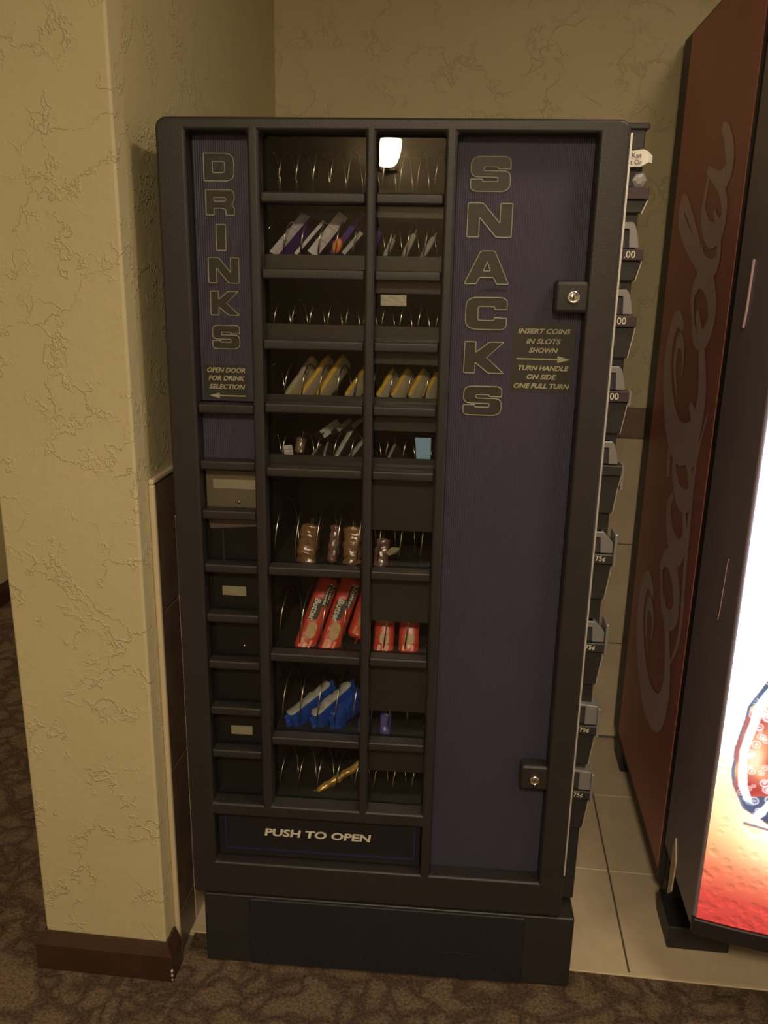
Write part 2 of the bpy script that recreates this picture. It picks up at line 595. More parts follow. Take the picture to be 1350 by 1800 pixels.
def solid(x, z):
    if x < XL or x > XR or z > ZTOP or z < ZF0: return True
    if XM3a < x < XM3b: return True
    if x > XM3b: return False
    if z < ZF1: return False
    if z < ZBOT: return True
    if XM1a < x < XM1b or XM2a < x < XM2b: return True
    return False


gx = [0, XL, XM1a, XM1b, XM2a, XM2b, XM3a, XM3b, XR, W_]
gz = [ZD0, ZF0, ZF1, ZBOT, ZTOP, ZD1]
bm = bmesh.new()
FD = .042
vd = {}
def gv(i, j, k):
    if (i, j, k) not in vd: vd[(i, j, k)] = bm.verts.new((gx[i], (0, FD)[k], gz[j]))
    return vd[(i, j, k)]
sol = lambda i, j: 0 <= i < len(gx) - 1 and 0 <= j < len(gz) - 1 and solid((gx[i] + gx[i + 1]) / 2, (gz[j] + gz[j + 1]) / 2)
for i in range(len(gx) - 1):
    for j in range(len(gz) - 1):
        if not sol(i, j): continue
        bm.faces.new((gv(i, j, 0), gv(i + 1, j, 0), gv(i + 1, j + 1, 0), gv(i, j + 1, 0)))
        bm.faces.new((gv(i, j, 1), gv(i, j + 1, 1), gv(i + 1, j + 1, 1), gv(i + 1, j, 1)))
        if not sol(i - 1, j): bm.faces.new((gv(i, j, 0), gv(i, j + 1, 0), gv(i, j + 1, 1), gv(i, j, 1)))
        if not sol(i + 1, j): bm.faces.new((gv(i + 1, j, 0), gv(i + 1, j, 1), gv(i + 1, j + 1, 1), gv(i + 1, j + 1, 0)))
        if not sol(i, j - 1): bm.faces.new((gv(i, j, 0), gv(i, j, 1), gv(i + 1, j, 1), gv(i + 1, j, 0)))
        if not sol(i, j + 1): bm.faces.new((gv(i, j + 1, 0), gv(i + 1, j + 1, 0), gv(i + 1, j + 1, 1), gv(i, j + 1, 1)))
corner = [e for e in bm.edges if abs(e.verts[0].co.y - e.verts[1].co.y) > .01 and
          all(abs(v.co.z - ZD1) < .001 and (v.co.x < .001 or v.co.x > W_ - .001) for v in e.verts)]
bmesh.ops.bevel(bm, geom=corner, offset=.02, segments=5, affect='EDGES', profile=.5)
bmesh.ops.dissolve_limit(bm, angle_limit=.01, verts=bm.verts, edges=bm.edges)
obj('door_frame', bm, MT['black'], VM, .006, 3)
for k, z in enumerate(RC):
    for (a, b) in ((XM1b, XM2a), (XM2b, XM3a)):
        boxo('rail', a, b, .006, FD - .004, z - .010, z + .009, MT['black'], VM, .004, 3)
for z in R0:
    boxo('rail', XL, XM1a, .006, FD - .004, z - .010, z + .009, MT['black'], VM, .004, 3)

# pale metal strip on the door's right edge, imitating its bright line of light
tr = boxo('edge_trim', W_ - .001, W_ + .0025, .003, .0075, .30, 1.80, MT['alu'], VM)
tag(tr, 'pale metal strip imitating the lit line along the right edge of the door')

# carcass behind the door
bm = bmesh.new()
CB = .74
box(bm, .008, .022, FD, CB, .188, 1.812)
box(bm, .812, .826, FD, CB, .188, 1.812)
box(bm, .022, .812, FD, CB, 1.80, 1.812)
box(bm, .022, .812, FD, CB, .188, .200)
box(bm, .022, .812, CB - .014, CB, .200, 1.80)
obj('cabinet', bm, MT['black2'], VM)
bm = bmesh.new()
box(bm, .168, .182, FD + .002, .40, .41, 1.80)
box(bm, .518, .532, FD + .002, .40, .41, 1.80)
box(bm, .182, .518, .39, .40, .41, 1.80)
box(bm, .022, .812, FD + .012, .40, .402, .41)
obj('inner_lining', bm, MT['inner'], VM)

# base plinth
b = boxo('plinth', .021, .861, .004, .70, 0, .187, MT['black2'], VM, .005)
obj_ = boxo('skirt_panel', .128, .752, -.001, .006, .004, .183, MT['blue2'], b, .002, 1)
tag(obj_, 'ribbed dark blue skirt panel')
bm = bmesh.new()
tube(bm, [(.53 + .13 * t, -.0015, .062 + .012 * math.sin(t * 3) + .006 * t) for t in [i / 12 for i in range(13)]], .0012, 4)
obj('scuff', bm, MT['black'], b)


# lettering helpers -------------------------------------------------
def rounded(pts, n=5):
    out = []
    m = len(pts)
    for i, p in enumerate(pts):
        r = p[2] if len(p) > 2 else 0
        P, A, B = Vector(p[:2]), Vector(pts[i - 1][:2]), Vector(pts[(i + 1) % m][:2])
        if r <= 0:
            out.append(P); continue
        a, b = (A - P), (B - P)
        r = min(r, a.length * .49, b.length * .49)
        s, e = P + a.normalized() * r, P + b.normalized() * r
        for k in range(n + 1):
            t = k / n
            out.append(s * (1 - t) ** 2 + P * 2 * t * (1 - t) + e * t * t)
    return out


LET = {
    'D': [[(0, 0, .03), (1, 0, .3), (1, 1, .3), (0, 1, .03)], [(.29, .3, .03), (.7, .3, .1), (.7, .7, .1), (.29, .7, .03)]],
    'R': [[(0, 0, .03), (.28, 0, .03), (.28, .27, .05), (.6, .27, .08), (.7, .2, .05), (.7, 0, .03), (1, 0, .03), (1, .3, .08), (.9, .42, .08),
           (1, .56, .1), (1, 1, .28), (0, 1, .03)], [(.28, .55, .06), (.7, .55, .07), (.7, .70, .07), (.28, .70, .06)]],
    'I': [[(0, 0, .05), (1, 0, .05), (1, 1, .05), (0, 1, .05)]],
    'N': [[(0, 0, .03), (.27, 0, .03), (.27, .58, .03), (.66, 0, .04), (1, 0, .03), (1, 1, .03), (.73, 1, .03), (.73, .42, .03), (.34, 1, .04), (0, 1, .03)]],
    'K': [[(0, 0, .03), (.28, 0, .03), (.28, .34, .03), (.62, 0, .04), (1, 0, .03), (.56, .5, .0), (.97, 1, .03), (.62, 1, .04), (.28, .66, .03),
           (.28, 1, .03), (0, 1, .03)]],
    'S': [[(0, .35, .02), (0, 0, .25), (1, 0, .25), (1, .59, .2), (.33, .59, .04), (.33, .71, .04), (.68, .71, .04), (.68, .65, .02), (1, .65, .02),
           (1, 1, .25), (0, 1, .25), (0, .41, .2), (.68, .41, .04), (.68, .28, .04), (.3, .28, .04), (.3, .35, .02)]],
    'A': [[(0, 0, .04), (.27, 0, .04), (.34, .2, .04), (.66, .2, .04), (.73, 0, .04), (1, 0, .04), (.66, 1, .05), (.34, 1, .05)],
          [(.42, .4, .02), (.58, .4, .02), (.5, .68, .02)]],
    'C': [[(1, .37, .03), (1, 0, .3), (0, 0, .3), (0, 1, .3), (1, 1, .3), (1, .63, .03), (.7, .63, .03), (.7, .72, .07), (.3, .72, .07), (.3, .28, .07),
           (.7, .28, .07), (.7, .37, .03)]],
}


def fill_mesh(loops, Y, dy):
    cu = bpy.data.curves.new('t', 'CURVE')
    cu.dimensions = '2D'
    cu.fill_mode = 'BOTH'
    for lp in loops:
        s = cu.splines.new('POLY')
        s.points.add(len(lp) - 1)
        for q, p in zip(s.points, lp): q.co = (p[0], p[1], 0, 1)
        s.use_cyclic_u = True
    o = bpy.data.objects.new('t', cu)
    C.objects.link(o)
    me = bpy.data.meshes.new_from_object(o.evaluated_get(bpy.context.evaluated_depsgraph_get()))
    bpy.data.objects.remove(o)
    bpy.data.curves.remove(cu)
    return me


def block_letter(ch, x0, x1, z0, z1, Y, parent):
    loops = [[(x0 + p.x * (x1 - x0), z0 + p.y * (z1 - z0)) for p in rounded(lp)] for lp in LET[ch]]
    me = fill_mesh(loops, Y, 0)
    me.transform(Matrix(((1, 0, 0, 0), (0, 0, -1, Y - .0008), (0, 1, 0, 0), (0, 0, 0, 1))))
    me.materials.append(MT['olive'])
    o = bpy.data.objects.new('letter', me)
    C.objects.link(o)
    o.parent = parent
    bm = bmesh.new()
    for lp in loops:
        tube(bm, [(a, Y - .0012, c) for a, c in lp], .00095, 4, closed=True)
    obj('letter_outline', bm, MT['print'], parent)
    return o


def text(body, O, U, V, wd, ht, m, parent, name='lettering', shear=0., bold=.02, lift=.0006):
    """O lower-left corner, U direction of reading, V letter-up; fitted to wd x ht"""
    cu = bpy.data.curves.new('t', 'FONT')
    cu.body = body
    cu.shear = shear
    cu.offset = bold
    cu.resolution_u = 3
    cu.fill_mode = 'BOTH'
    o = bpy.data.objects.new('t', cu)
    C.objects.link(o)
    me = bpy.data.meshes.new_from_object(o.evaluated_get(bpy.context.evaluated_depsgraph_get()))
    bpy.data.objects.remove(o)
    bpy.data.curves.remove(cu)
    co = np.array([v.co[:] for v in me.vertices])
    lo, hi = co.min(0), co.max(0)
    U, V = Vector(U).normalized(), Vector(V).normalized()
    n = U.cross(V)
    for v in me.vertices:
        a, b = (v.co.x - lo[0]) / (hi[0] - lo[0]) * wd, (v.co.y - lo[1]) / (hi[1] - lo[1]) * ht
        v.co = Vector(O) + U * a + V * b + n * lift
    me.name = name
    me.materials.clear()
    me.materials.append(m)
    q = bpy.data.objects.new(name, me)
    C.objects.link(q)
    q.parent = parent
    return q


XA, ZA = (1, 0, 0), (0, 0, 1)
PY = .040
dp = boxo('drinks_panel', XL - .001, XM1a + .001, PY, PY + .006, 1.314, ZTOP + .004, MT['blue'], VM, .002, 1)
tag(dp, 'blue ribbed panel with the word DRINKS in outlined capitals')
for ch, x0, x1, z0, z1 in (('D', .075, .131, 1.718, 1.765), ('R', .077, .130, 1.659, 1.703), ('I', .094, .112, 1.597, 1.643),
                           ('N', .077, .135, 1.538, 1.584), ('K', .079, .134, 1.479, 1.523), ('S', .080, .133, 1.416, 1.460)):
    block_letter(ch, x0, x1, z0, z1, PY, dp)
boxo('print_ground', .060, .146, PY - .0004, PY, 1.3195, 1.386, MT['olive'], dp)
text('OPEN DOOR', (.067, PY - .0006, 1.3705), XA, ZA, .075, .0095, MT['print'], dp, shear=.25, bold=.03)
text('FOR DRINK', (.069, PY - .0006, 1.3550), XA, ZA, .072, .0095, MT['print'], dp, shear=.25, bold=.03)
text('SELECTION', (.070, PY - .0006, 1.3385), XA, ZA, .071, .0095, MT['print'], dp, shear=.25, bold=.03)


def arrow(x0, x1, z, Y, parent, hl=.02, hh=.0055, t=.0011):
    """arrow with its head at x1"""
    s = 1 if x1 > x0 else -1
    bm = bmesh.new()
    prism(bm, [(x0, Y, z - t), (x1 - s * hl, Y, z - t), (x1 - s * hl, Y, z - hh), (x1, Y, z), (x1 - s * hl, Y, z + hh), (x1 - s * hl, Y, z + t), (x0, Y, z + t)], (0, -.0006, 0))
    obj('arrow', bm, MT['print'], parent)


arrow(.141, .070, 1.3255, PY - .0004, dp)
sp = boxo('snacks_panel', XM3b - .001, XR + .001, PY, PY + .006, ZF0 - .004, ZTOP + .004, MT['blue'], VM, .002, 1)
tag(sp, 'tall blue ribbed panel with the word SNACKS in outlined capitals')
for ch, x0, x1, z0, z1 in (('S', .560, .630, 1.706, 1.764), ('N', .557, .637, 1.628, 1.686), ('A', .556, .637, 1.546, 1.604),
                           ('C', .561, .637, 1.464, 1.522), ('K', .562, .637, 1.383, 1.441), ('S', .564, .636, 1.303, 1.358)):
    block_letter(ch, x0, x1, z0, z1, PY, sp)
boxo('print_ground', .651, .766, PY - .0004, PY, 1.350, 1.477, MT['olive'], sp)
for s, x0, x1, z in (('INSERT COINS', .660, .757, 1.4585), ('IN SLOTS', .676, .740, 1.4400), ('SHOWN', .682, .736, 1.4235),
                     ('TURN HANDLE', .664, .758, 1.3905), ('ON SIDE', .681, .736, 1.3740), ('ONE FULL TURN', .658, .762, 1.3570)):
    text(s, (x0, PY - .0006, z), XA, ZA, x1 - x0, .0095, MT['print'], sp, shear=.25, bold=.03)
arrow(.660, .760, 1.4120, PY - .0004, sp, .024, .0065)
bm = bmesh.new()
tube(bm, [(.585 + .05 * t, PY - .0004, 1.534 + .004 * math.sin(3 * t)) for t in [i / 8 for i in range(9)]], .0022, 4, taper=lambda t: .3 + .7 * math.sin(math.pi * t))
obj('scuff', bm, MT['flap'], sp)

# drinks column cells
cells = [1.305] + R0[1:] + [ZBOT]
boxo('blank_panel', XL - .001, XM1a + .001, PY - .002, PY + .006, 1.198, 1.300, MT['blue'], VM, .002, 1)
for k in range(1, 8):
    z1, z0 = R0[k] - .006, (R0[k + 1] + .004) if k + 1 < 8 else ZBOT
    c = boxo('selection_window', XL - .001, XM1a + .001, PY + .002, PY + .007, z0 - .005, z1 + .005, MT['darkglass'], VM)
    if k == 1:
        boxo('beige_card', .056, .161, PY, PY + .002, 1.098, 1.1745, MT['tan'], c)
        text('DRINKS', (.0, 0, 0), XA, ZA, .001, .001, MT['tape'], c, name='hidden') if False else None
        boxo('label_strip', .070, .157, PY - .0012, PY, 1.138, 1.157, MT['tape'], c)
        bm = bmesh.new(); lathe(bm, [(.0035, 0), (.0035, .003), (.0015, .0045)], 12, (.122, PY, 1.1115), 'Y')
        obj('button', bm, MT['chrome'], c, smooth=True)
    if k == 2:
        bm = bmesh.new()
        prism(bm, [(.057, PY, 1.073), (.161, PY, 1.073), (.161, PY, 1.061), (.105, PY, 1.056), (.061, PY, 1.053)], (0, .001, 0))
        obj('label_strip', bm, MT['mauve'], c)
        boxo('divider', .085, .088, PY, PY + .002, .985, 1.052, MT['lip'], c)
    if k == 3:
        boxo('label_strip', .081, .131, PY, PY + .002, .9075, .9275, MT['tape'], c)
    if k == 4:
        bm = bmesh.new(); lathe(bm, [(.0035, 0), (.0035, .003), (.0015, .0045)], 12, (.124, PY + .002, .794), 'Y')
        obj('button', bm, MT['chrome'], c, smooth=True)
    if k == 6:
        boxo('label_strip', .089, .136, PY, PY + .002, .581, .601, MT['tape'], c)

# push flap
pf = boxo('push_flap', XL + .001, XM3a - .002, .026, .036, ZF0 + .002, ZF1 + .003, MT['flap'], VM, .003)
bm = bmesh.new()
for a in ((.072, .0755, .300, .398), (.4965, .500, .300, .398), (.072, .500, .2975, .301)):
    box(bm, a[0], a[1], .0235, .0265, a[2], a[3])
tag(obj('flap_moulding', bm, MT['navy'], pf), 'thin navy moulding round the flap')
text('PUSH TO OPEN', (.161, .0255, .336), (1, 0, 0), ZA, .241, .0195, MT['white_print'], pf, shear=.12, bold=.035)

# locks
for (x0, x1, z0, z1, cx, cz, r) in ((.719, .785, 1.498, 1.556, .7515, 1.527, .0115), (.719, .779, .508, .566, .7485, .5345, .0105)):
    lp = boxo('lock_plate', x0, x1, .004, PY, z0, z1, MT['black'], VM, .008, 4)
    bm = bmesh.new()
    lathe(bm, [(r, 0), (r, .004), (r * .86, .007), (r * .7, .0065), (r * .62, .004), (r * .55, .0045), (r * .1, .0055)], 28, (cx, .005, cz), 'Y')
    lk = obj('lock_cylinder', bm, MT['chrome'], lp, smooth=True)
    boxo('keyhole', cx - .0012, cx + .0012, -.0012, .002, cz - .005, cz + .004, MT['ink'], lp)

# glass
for (a, b) in ((XM1b - .003, XM2a + .003), (XM2b - .003, XM3a + .003)):
    boxo('window_glass', a, b, .0385, .0405, ZBOT - .002, ZTOP + .002, MT['glass'], VM)

# shelves, coils, label plates
rows = [  # centre z of coil, radius, pitch, phase, lip top
    (1.7345, .0440, .0318, .30, None), (1.6180, .0330, .0330, .10, 1.592), (1.4750, .0330, .0345, .75, 1.4655), (1.3500, .0350, .0345, .2, 1.3305),
    (1.2200, .0300, .0345, .4, 1.211), (1.0250, .0720, .0430, .95, .976), (.8350, .0680, .0450, .8, .779), (.6420, .0640, .0390, .7, .5765),
    (.4650, .0470, .0420, .9, .4125)]
ztr = RC + [ZBOT]
for k, (zc, r, p, ph, lip) in enumerate(rows):
    zf = ztr[k] - .004
    bm = bmesh.new()
    box(bm, .183, .517, FD + .004, .34, zf - .004, zf)
    if lip: box(bm, .183, .517, FD + .003, FD + .006, zf, lip)
    tag(obj('shelf', bm, MT['lip'], VM), 'dark steel shelf of the %s row' % ['first', 'second', 'third', 'fourth', 'fifth', 'sixth', 'seventh', 'eighth', 'ninth'][k])
    bm = bmesh.new()
    pts = []
    yc = FD + .012 + r
    nt_ = int((.324) / p * 22)
    for i in range(nt_):
        a = 2 * math.pi * (i / 22 + ph)
        pts.append((.189 + p * i / 22, yc - r * math.cos(a), zc + r * math.sin(a)))
    tube(bm, pts, .0015, 5)
    obj('spiral', bm, MT['wire'], VM, smooth=True)
for k, (z1, z0) in {1: (1.676, 1.659), 2: (1.545, 1.526), 3: (1.414, 1.395), 4: (1.285, 1.266), 5: (1.18, 1.063), 6: (.972, .865), 7: (.780, .657), 8: (.585, .510)}.items():
    boxo('blanking_plate', XM2b - .002, XM3a + .002, FD, FD + .002, z0, z1 + .008, MT['lip'], VM)

# coin column on the right side
boxo('side_column', W_ - .004, .862, .055, .46, .20, 1.815, MT['black2'], VM, .002, 1)
boxo('column_cap', W_ - .004, .868, .050, .47, 1.812, 1.8225, MT['black2'], VM, .002, 1)
zl = [1.718, 1.614, 1.497, 1.358, 1.215, 1.034, .842, .652, .494]
pr = [None, '1.00', '1.00', '1.00', None, '75¢', '75¢', '75¢', '75¢']
for k, z in enumerate(zl):
    zn = zl[k + 1] + .055 if k + 1 < len(zl) else z - .12
    hb = min(.10, z - zn - .004)
    cmn = bmesh.new()
    prism(cmn, [(W_, .044, z - .022), (.873, .044, z - .022), (.864, .044, z - hb), (W_, .044, z - hb)], (0, .12, 0))
    cm = obj('coin_mechanism', cmn, MT['black2'], VM, .002, 1)
    boxo('coin_ledge', W_, .874, .036, .10, z - .022, z - .002, MT['plum'] if k < 4 else MT['lip'], cm, .0015, 1)
    bm = bmesh.new()
    pl = [(.848, .040, z), (.866 if k < 5 else .8725, .040, z), (.862 if k < 5 else .872, .040, z + .022), (.857, .040, z + .038), (.852, .040, z + .044), (W_, .040, z + .044), (W_, .040, z + .032), (.846, .040, z + .032)]
    if k == 8 or k == 7:
        pl = [(.848, .040, z), (.874, .040, z), (.873, .040, z + .043), (W_, .040, z + .048), (W_, .040, z + .041), (.848, .040, z + .041)]
    prism(bm, pl, (0, .05, 0))
    if k == 0: bm.free()
    else: obj('slot_plate', bm, MT['slot'], cm, .001, 1)
    boxo('coin_slot', W_, .8490, .046, .09, z, z + .044, MT['ink'], cm)
    if k in (3, 4):
        boxo('return_flange', .8745, .8795, .044, .075, z - .052 if k == 4 else z - .03, z - .002, MT['slot'], cm)
    if k >= 5:
        boxo('return_flange', .8735, .8795, .036, .085, z - .028, z + .040, MT['slot'], cm, .001, 1)
    bm = bmesh.new()
    tube(bm, [(.8745, .046, z - .024), (.8655, .046, z - hb)], .0008, 4)
    obj('bright_edge', bm, MT['alu'], cm)
    if pr[k]:
        x0 = {1: .8340, 2: .8290, 3: .8285}.get(k, .8385 if k != 6 else .8345)
        wd = .026 if k < 4 else .020
        text(pr[k], (x0, .0355, z - .0175), XA, ZA, wd, .0125, MT['white_print'], cm, name='price', bold=.01)
# taped paper tag and turned handle near the top
bm = bmesh.new()
tag_pts = [M(1094, 268, .03), M(1131, 262, .03), M(1140, 266, .036), M(1147, 274, .05)]
low = [M(1094, 294, .03), M(1126, 293, .03), M(1140, 285, .036), M(1146, 287, .05)]
va = [bm.verts.new(p) for p in tag_pts]
vb = [bm.verts.new(p) for p in low]
for i in range(3): bm.faces.new((vb[i], vb[i + 1], va[i + 1], va[i]))
pt = obj('paper_tag', bm, MT['paper'], VM)
so = pt.modifiers.new('s', 'SOLIDIFY'); so.thickness = .0008
tag(pt, 'white paper tag with typed words stuck beside the top of the door')
text('Kat', tuple(M(1110, 277, .0285)), XA, ZA, .017, .0075, MT['ink'], pt, bold=.005)
text('ot Or', tuple(M(1102, 289, .0285)), XA, (0, 0, 1), .025, .0075, MT['ink'], pt, bold=.005)
bm = bmesh.new()
kx = M(1122, 318, .05)
lathe(bm, [(.016, 0), (.017, .004), (.013, .010), (.006, .012)], 6, tuple(kx + Vector((0, .004, 0))), 'Y')
obj('turn_handle', bm, MT['slot'], VM, .001, 1)


# ------------------------------------------------------------------ goods behind the glass
def place(name, base, label, cat, group=None):
    return empty(name, MR @ Matrix.Translation(base), label, cat, group)


def frame(A, B, wdir):
    a = (B - A); L = a.length; a.normalize()
    wv = Vector(wdir); wv = (wv - a * wv.dot(a)).normalized()
    t = a.cross(wv).normalized()
    return a, wv, t, L


def carton(A, B, T, Wd, label, cat, group, thin, broad, wdir=(0, 1, 0), name='snack_carton', lines=True):
    """crisp box: front thin face runs from A to B, box goes back along wdir"""
    a, wv, t, L = frame(A, B, wdir)
    root = place(name, A, label, cat, group)
    def P(s, u, v): return a * s + t * u + wv * v
    bm = bmesh.new()
    v = [bm.verts.new(P(s, u, q)) for s in (0, L) for u in (-T / 2, T / 2) for q in (.0006, Wd)]
    for q in ((0, 1, 3, 2), (4, 6, 7, 5), (0, 4, 5, 1), (2, 3, 7, 6), (0, 2, 6, 4), (1, 5, 7, 3)):
        bm.faces.new([v[i] for i in q])
    obj('carton_body', bm, broad, root, .0006, 1)
    bm = bmesh.new()
    v = [bm.verts.new(P(s, u, q)) for s in (.0005, L - .0005) for u in (-T / 2 + .0004, T / 2 - .0004) for q in (0, .0007)]
    for q in ((0, 1, 3, 2), (4, 6, 7, 5), (0, 4, 5, 1), (2, 3, 7, 6), (0, 2, 6, 4), (1, 5, 7, 3)):
        bm.faces.new([v[i] for i in q])
    sp_ = obj('side_panel', bm, thin, root)
    if lines:
        bm = bmesh.new()
        n = int(L / .0032)
        for i in range(1, n):
            s = i * L / n
            ww = T * random.uniform(.2, .42)
            q = [P(s, -T * .42, -.0003), P(s, -T * .42 + ww, -.0003), P(s + .0009, -T * .42 + ww, -.0003), P(s + .0009, -T * .42, -.0003)]
            bm.faces.new([bm.verts.new(x) for x in q])
        for s in (.33, .62):
            q = [P(L * s, -T / 2, -.0003), P(L * s, T / 2, -.0003), P(L * s + .0012, T / 2, -.0003), P(L * s + .0012, -T / 2, -.0003)]
            bm.faces.new([bm.verts.new(x) for x in q])
        obj('small_print', bm, MT['slot'], sp_)
    return root


def pouch(A, B, T, Wd, label, cat, group, m, wdir=(0, 1, 0), name='snack_pack', mthin=None, crimp=True, lump=.1, seed=0, tp=.07, fm=.35):
    """sealed flow-wrap: pillow body with crimped fins at both ends"""
    a, wv, t, L = frame(A, B, wdir)
    root = place(name, A, label, cat, group)
    rnd = random.Random(seed)
    bm = bmesh.new()
    NS, NC = 24, 16
    rings = []
    for i in range(NS + 1):
        s = i / NS
        e = min(1, min(s, 1 - s) / tp)
        f = fm + (1 - fm) * math.sin(e * math.pi / 2)
        ring = []
        for k in range(NC):
            th = 2 * math.pi * k / NC
            c, sn = math.cos(th), math.sin(th)
            u = math.copysign(abs(c) ** .45, c) * T / 2 * f
            q = math.copysign(abs(sn) ** .45, sn) * Wd / 2 * (.93 + .07 * f) + Wd / 2
            p = a * (s * L) + t * u + wv * q
            nn = noise.noise(p * 90 + Vector((seed * 3.1, 0, 0)))
            p += (t * c + wv * sn) * nn * T * lump
            ring.append(bm.verts.new(p))
        rings.append(ring)
    for Q, R in zip(rings, rings[1:]):
        for k in range(NC):
            fc = bm.faces.new((Q[k], Q[(k + 1) % NC], R[(k + 1) % NC], R[k]))
            th = 2 * math.pi * (k + .5) / NC
            if mthin and abs(math.sin(th)) > .75 and math.sin(th) < 0: fc.material_index = 1
    bm.faces.new(rings[0][::-1]); bm.faces.new(rings[-1])
    body = obj('wrapper', bm, [m, mthin] if mthin else m, root, smooth=True)
    if crimp:
        for s0, s1 in ((0, -.011), (L, L + .011)):
            bm = bmesh.new()
            n = 14
            va, vb = [], []
            for i in range(n + 1):
                q = Wd * (.04 + .92 * i / n)
                z = (i % 2 - .5) * .0012
                va.append(bm.verts.new(a * s0 + wv * q + t * z))
                vb.append(bm.verts.new(a * s1 + wv * (q + rnd.uniform(-.001, .001)) + t * (z + rnd.uniform(-.001, .001))))
            for i in range(n): bm.faces.new((va[i], va[i + 1], vb[i + 1], vb[i]))
            c = obj('crimp', bm, m, root)
            so = c.modifiers.new('s', 'SOLIDIFY'); so.thickness = .0006
    return root


U = (0, 1, 0)
g2 = 'upright snacks in the second row'
# row 2: cartons (nutrition side forward, purple broad side to the right)
carton(M(480, 446, .062), M(538, 377, .11), .021, .036, 'white-edged purple carton leaning at the far left of the second row', 'snack box', None, MT['nutri'], MT['purple'], wdir=(.5, 1, 0))
carton(M(519, 447, .062), M(570, 388, .10), .007, .036, 'thin white-edged purple carton behind the leftmost one in the second row', 'snack box', None, MT['nutri'], MT['purple'], lines=False)
carton(M(548, 447, .062), M(604, 377, .11), .021, .036, 'white-edged purple carton with a dark seam in the middle of the second row', 'snack box', None, MT['nutri'], MT['purple'])
o = carton(M(584, 446, .065), M(640, 372, .12), .011, .040, 'purple carton with an orange spot left of the window post in the second row', 'snack box', None, MT['purple'], MT['purple'], lines=False)
bm = bmesh.new()
a, b = M(584, 446, .063) - M(584, 446, .065), M(600, 424, .063) - M(584, 446, .065)
lathe(bm, [(.0095, 0), (.0095, .002), (.006, .003)], 14, tuple((a + b) / 2 + Vector((.001, 0, .002))), 'Y')
for v in bm.verts: v.co.z = (v.co.z - b.z / 2) * 1.35 + b.z / 2 + (v.co.x - b.x / 2) * .5
obj('orange_spot', bm, MT['orange'], o, smooth=True)
carton(M(603, 446, .064), M(636, 408, .09), .009, .03, 'grey-edged carton touching the window post in the second row', 'snack box', None, MT['tray'], MT['purple'], lines=False)
for i, (x, y, x2, y2, wd) in enumerate(((678, 447, 692, 418, 'first'), (711, 447, 729, 410, 'second'), (745, 447, 764, 415, 'third'))):
    pouch(M(x, y, .062), M(x2, y2, .09), .011, .026, 'pale slim snack bar, %s from the left right of the post in the second row' % wd, 'snack bar', 'pale bars in the second row', MT['tray'], seed=i + 3)
pouch(M(652, 447, .07), M(668, 398, .10), .014, .03, 'dark purple snack bag just right of the window post in the second row', 'snack bar', None, MT['purple'], seed=9)

# row 4: yellow bars
L4 = [((500, 693), (549, 623), 'ygrey', 'white-edged', 'leftmost'), ((526, 693), (577, 622), 'yellow', 'yellow-edged', 'second'), ((556, 693), (603, 622), 'yellow', 'yellow-edged', 'third'),
      ((606, 693), (640, 645), 'yellow', 'yellow-edged', 'fourth'), ((662, 694), (690, 646), 'yellow', 'yellow-edged', 'fifth'), ((688, 694), (716, 645), 'yellow', 'yellow-edged', 'sixth'),
      ((717, 694), (744, 645), 'yellow', 'yellow-edged', 'seventh'), ((744, 694), (768, 652), 'yellow', 'yellow-edged', 'rightmost')]
for i, (a, b, mm, cw, wh) in enumerate(L4):
    pouch(M(*a, .064), M(*b, .115), .013, .034, '%s candy bar with pale sides, %s in the fourth row' % (cw, wh), 'candy bar', 'yellow candy bars in the fourth row', MT['ygrey'], mthin=MT[mm], seed=20 + i, crimp=False, wdir=(.75, 1, 0))

# row 5: black bars with silver ends
pouch(M(524, 796, .085), M(531, 768, .095), .020, .02, 'dark brown round-ended snack second from left in the fifth row', 'snack bag', None, MT['pinkbag'], seed=40)
o = carton(M(508, 803, .060), M(505, 783, .058), .018, .003, 'small tilted white ticket at the left of the fifth row', 'ticket', None, MT['nutri'], MT['paper'], name='price_ticket', wdir=(.05, 1, .1))
for i, (a, b, wh) in enumerate((((545, 802), (562, 780), 'leftmost'), ((567, 801), (574, 778), 'second'), ((588, 803), (622, 745), 'third'), ((612, 804), (640, 770), 'fourth'), ((680, 806), (692, 780), 'rightmost'))):
    pouch(M(*a, .064), M(*b, .11), .013, .04, 'black candy bar with silver edge, %s of those in the fifth row' % wh, 'candy bar', 'black candy bars in the fifth row', MT['dkbar'], mthin=MT['silver'], seed=50 + i, crimp=False, wdir=(.6, 1, 0))
carton(M(566, 764, .085), M(596, 742, .12), .018, .03, 'silver carton high at the back of the fifth row, left one', 'snack box', None, MT['tray'], MT['dkbar'], lines=False)
carton(M(594, 756, .085), M(618, 737, .12), .010, .03, 'slim silver carton high at the back of the fifth row, middle one', 'snack box', None, MT['silver'], MT['dkbar'], lines=False)
carton(M(620, 750, .085), M(640, 735, .12), .010, .03, 'slim silver carton high at the back of the fifth row, beside the post', 'snack box', None, MT['silver'], MT['dkbar'], lines=False)
cd_ = M(742, 834, .052)
o = place('blue_rectangle', cd_, 'pale blue card upright at the right end of the fifth row', 'rectangle')
bm = bmesh.new()
prism(bm, [M(x, y, .052) - cd_ for x, y in ((733, 835), (755, 835), (758, 770), (730, 769))], (0, .0012, 0))
obj('rectangle_face', bm, MT['rectangle'], o)  # thin pale blue rectangle standing upright at the row's right end

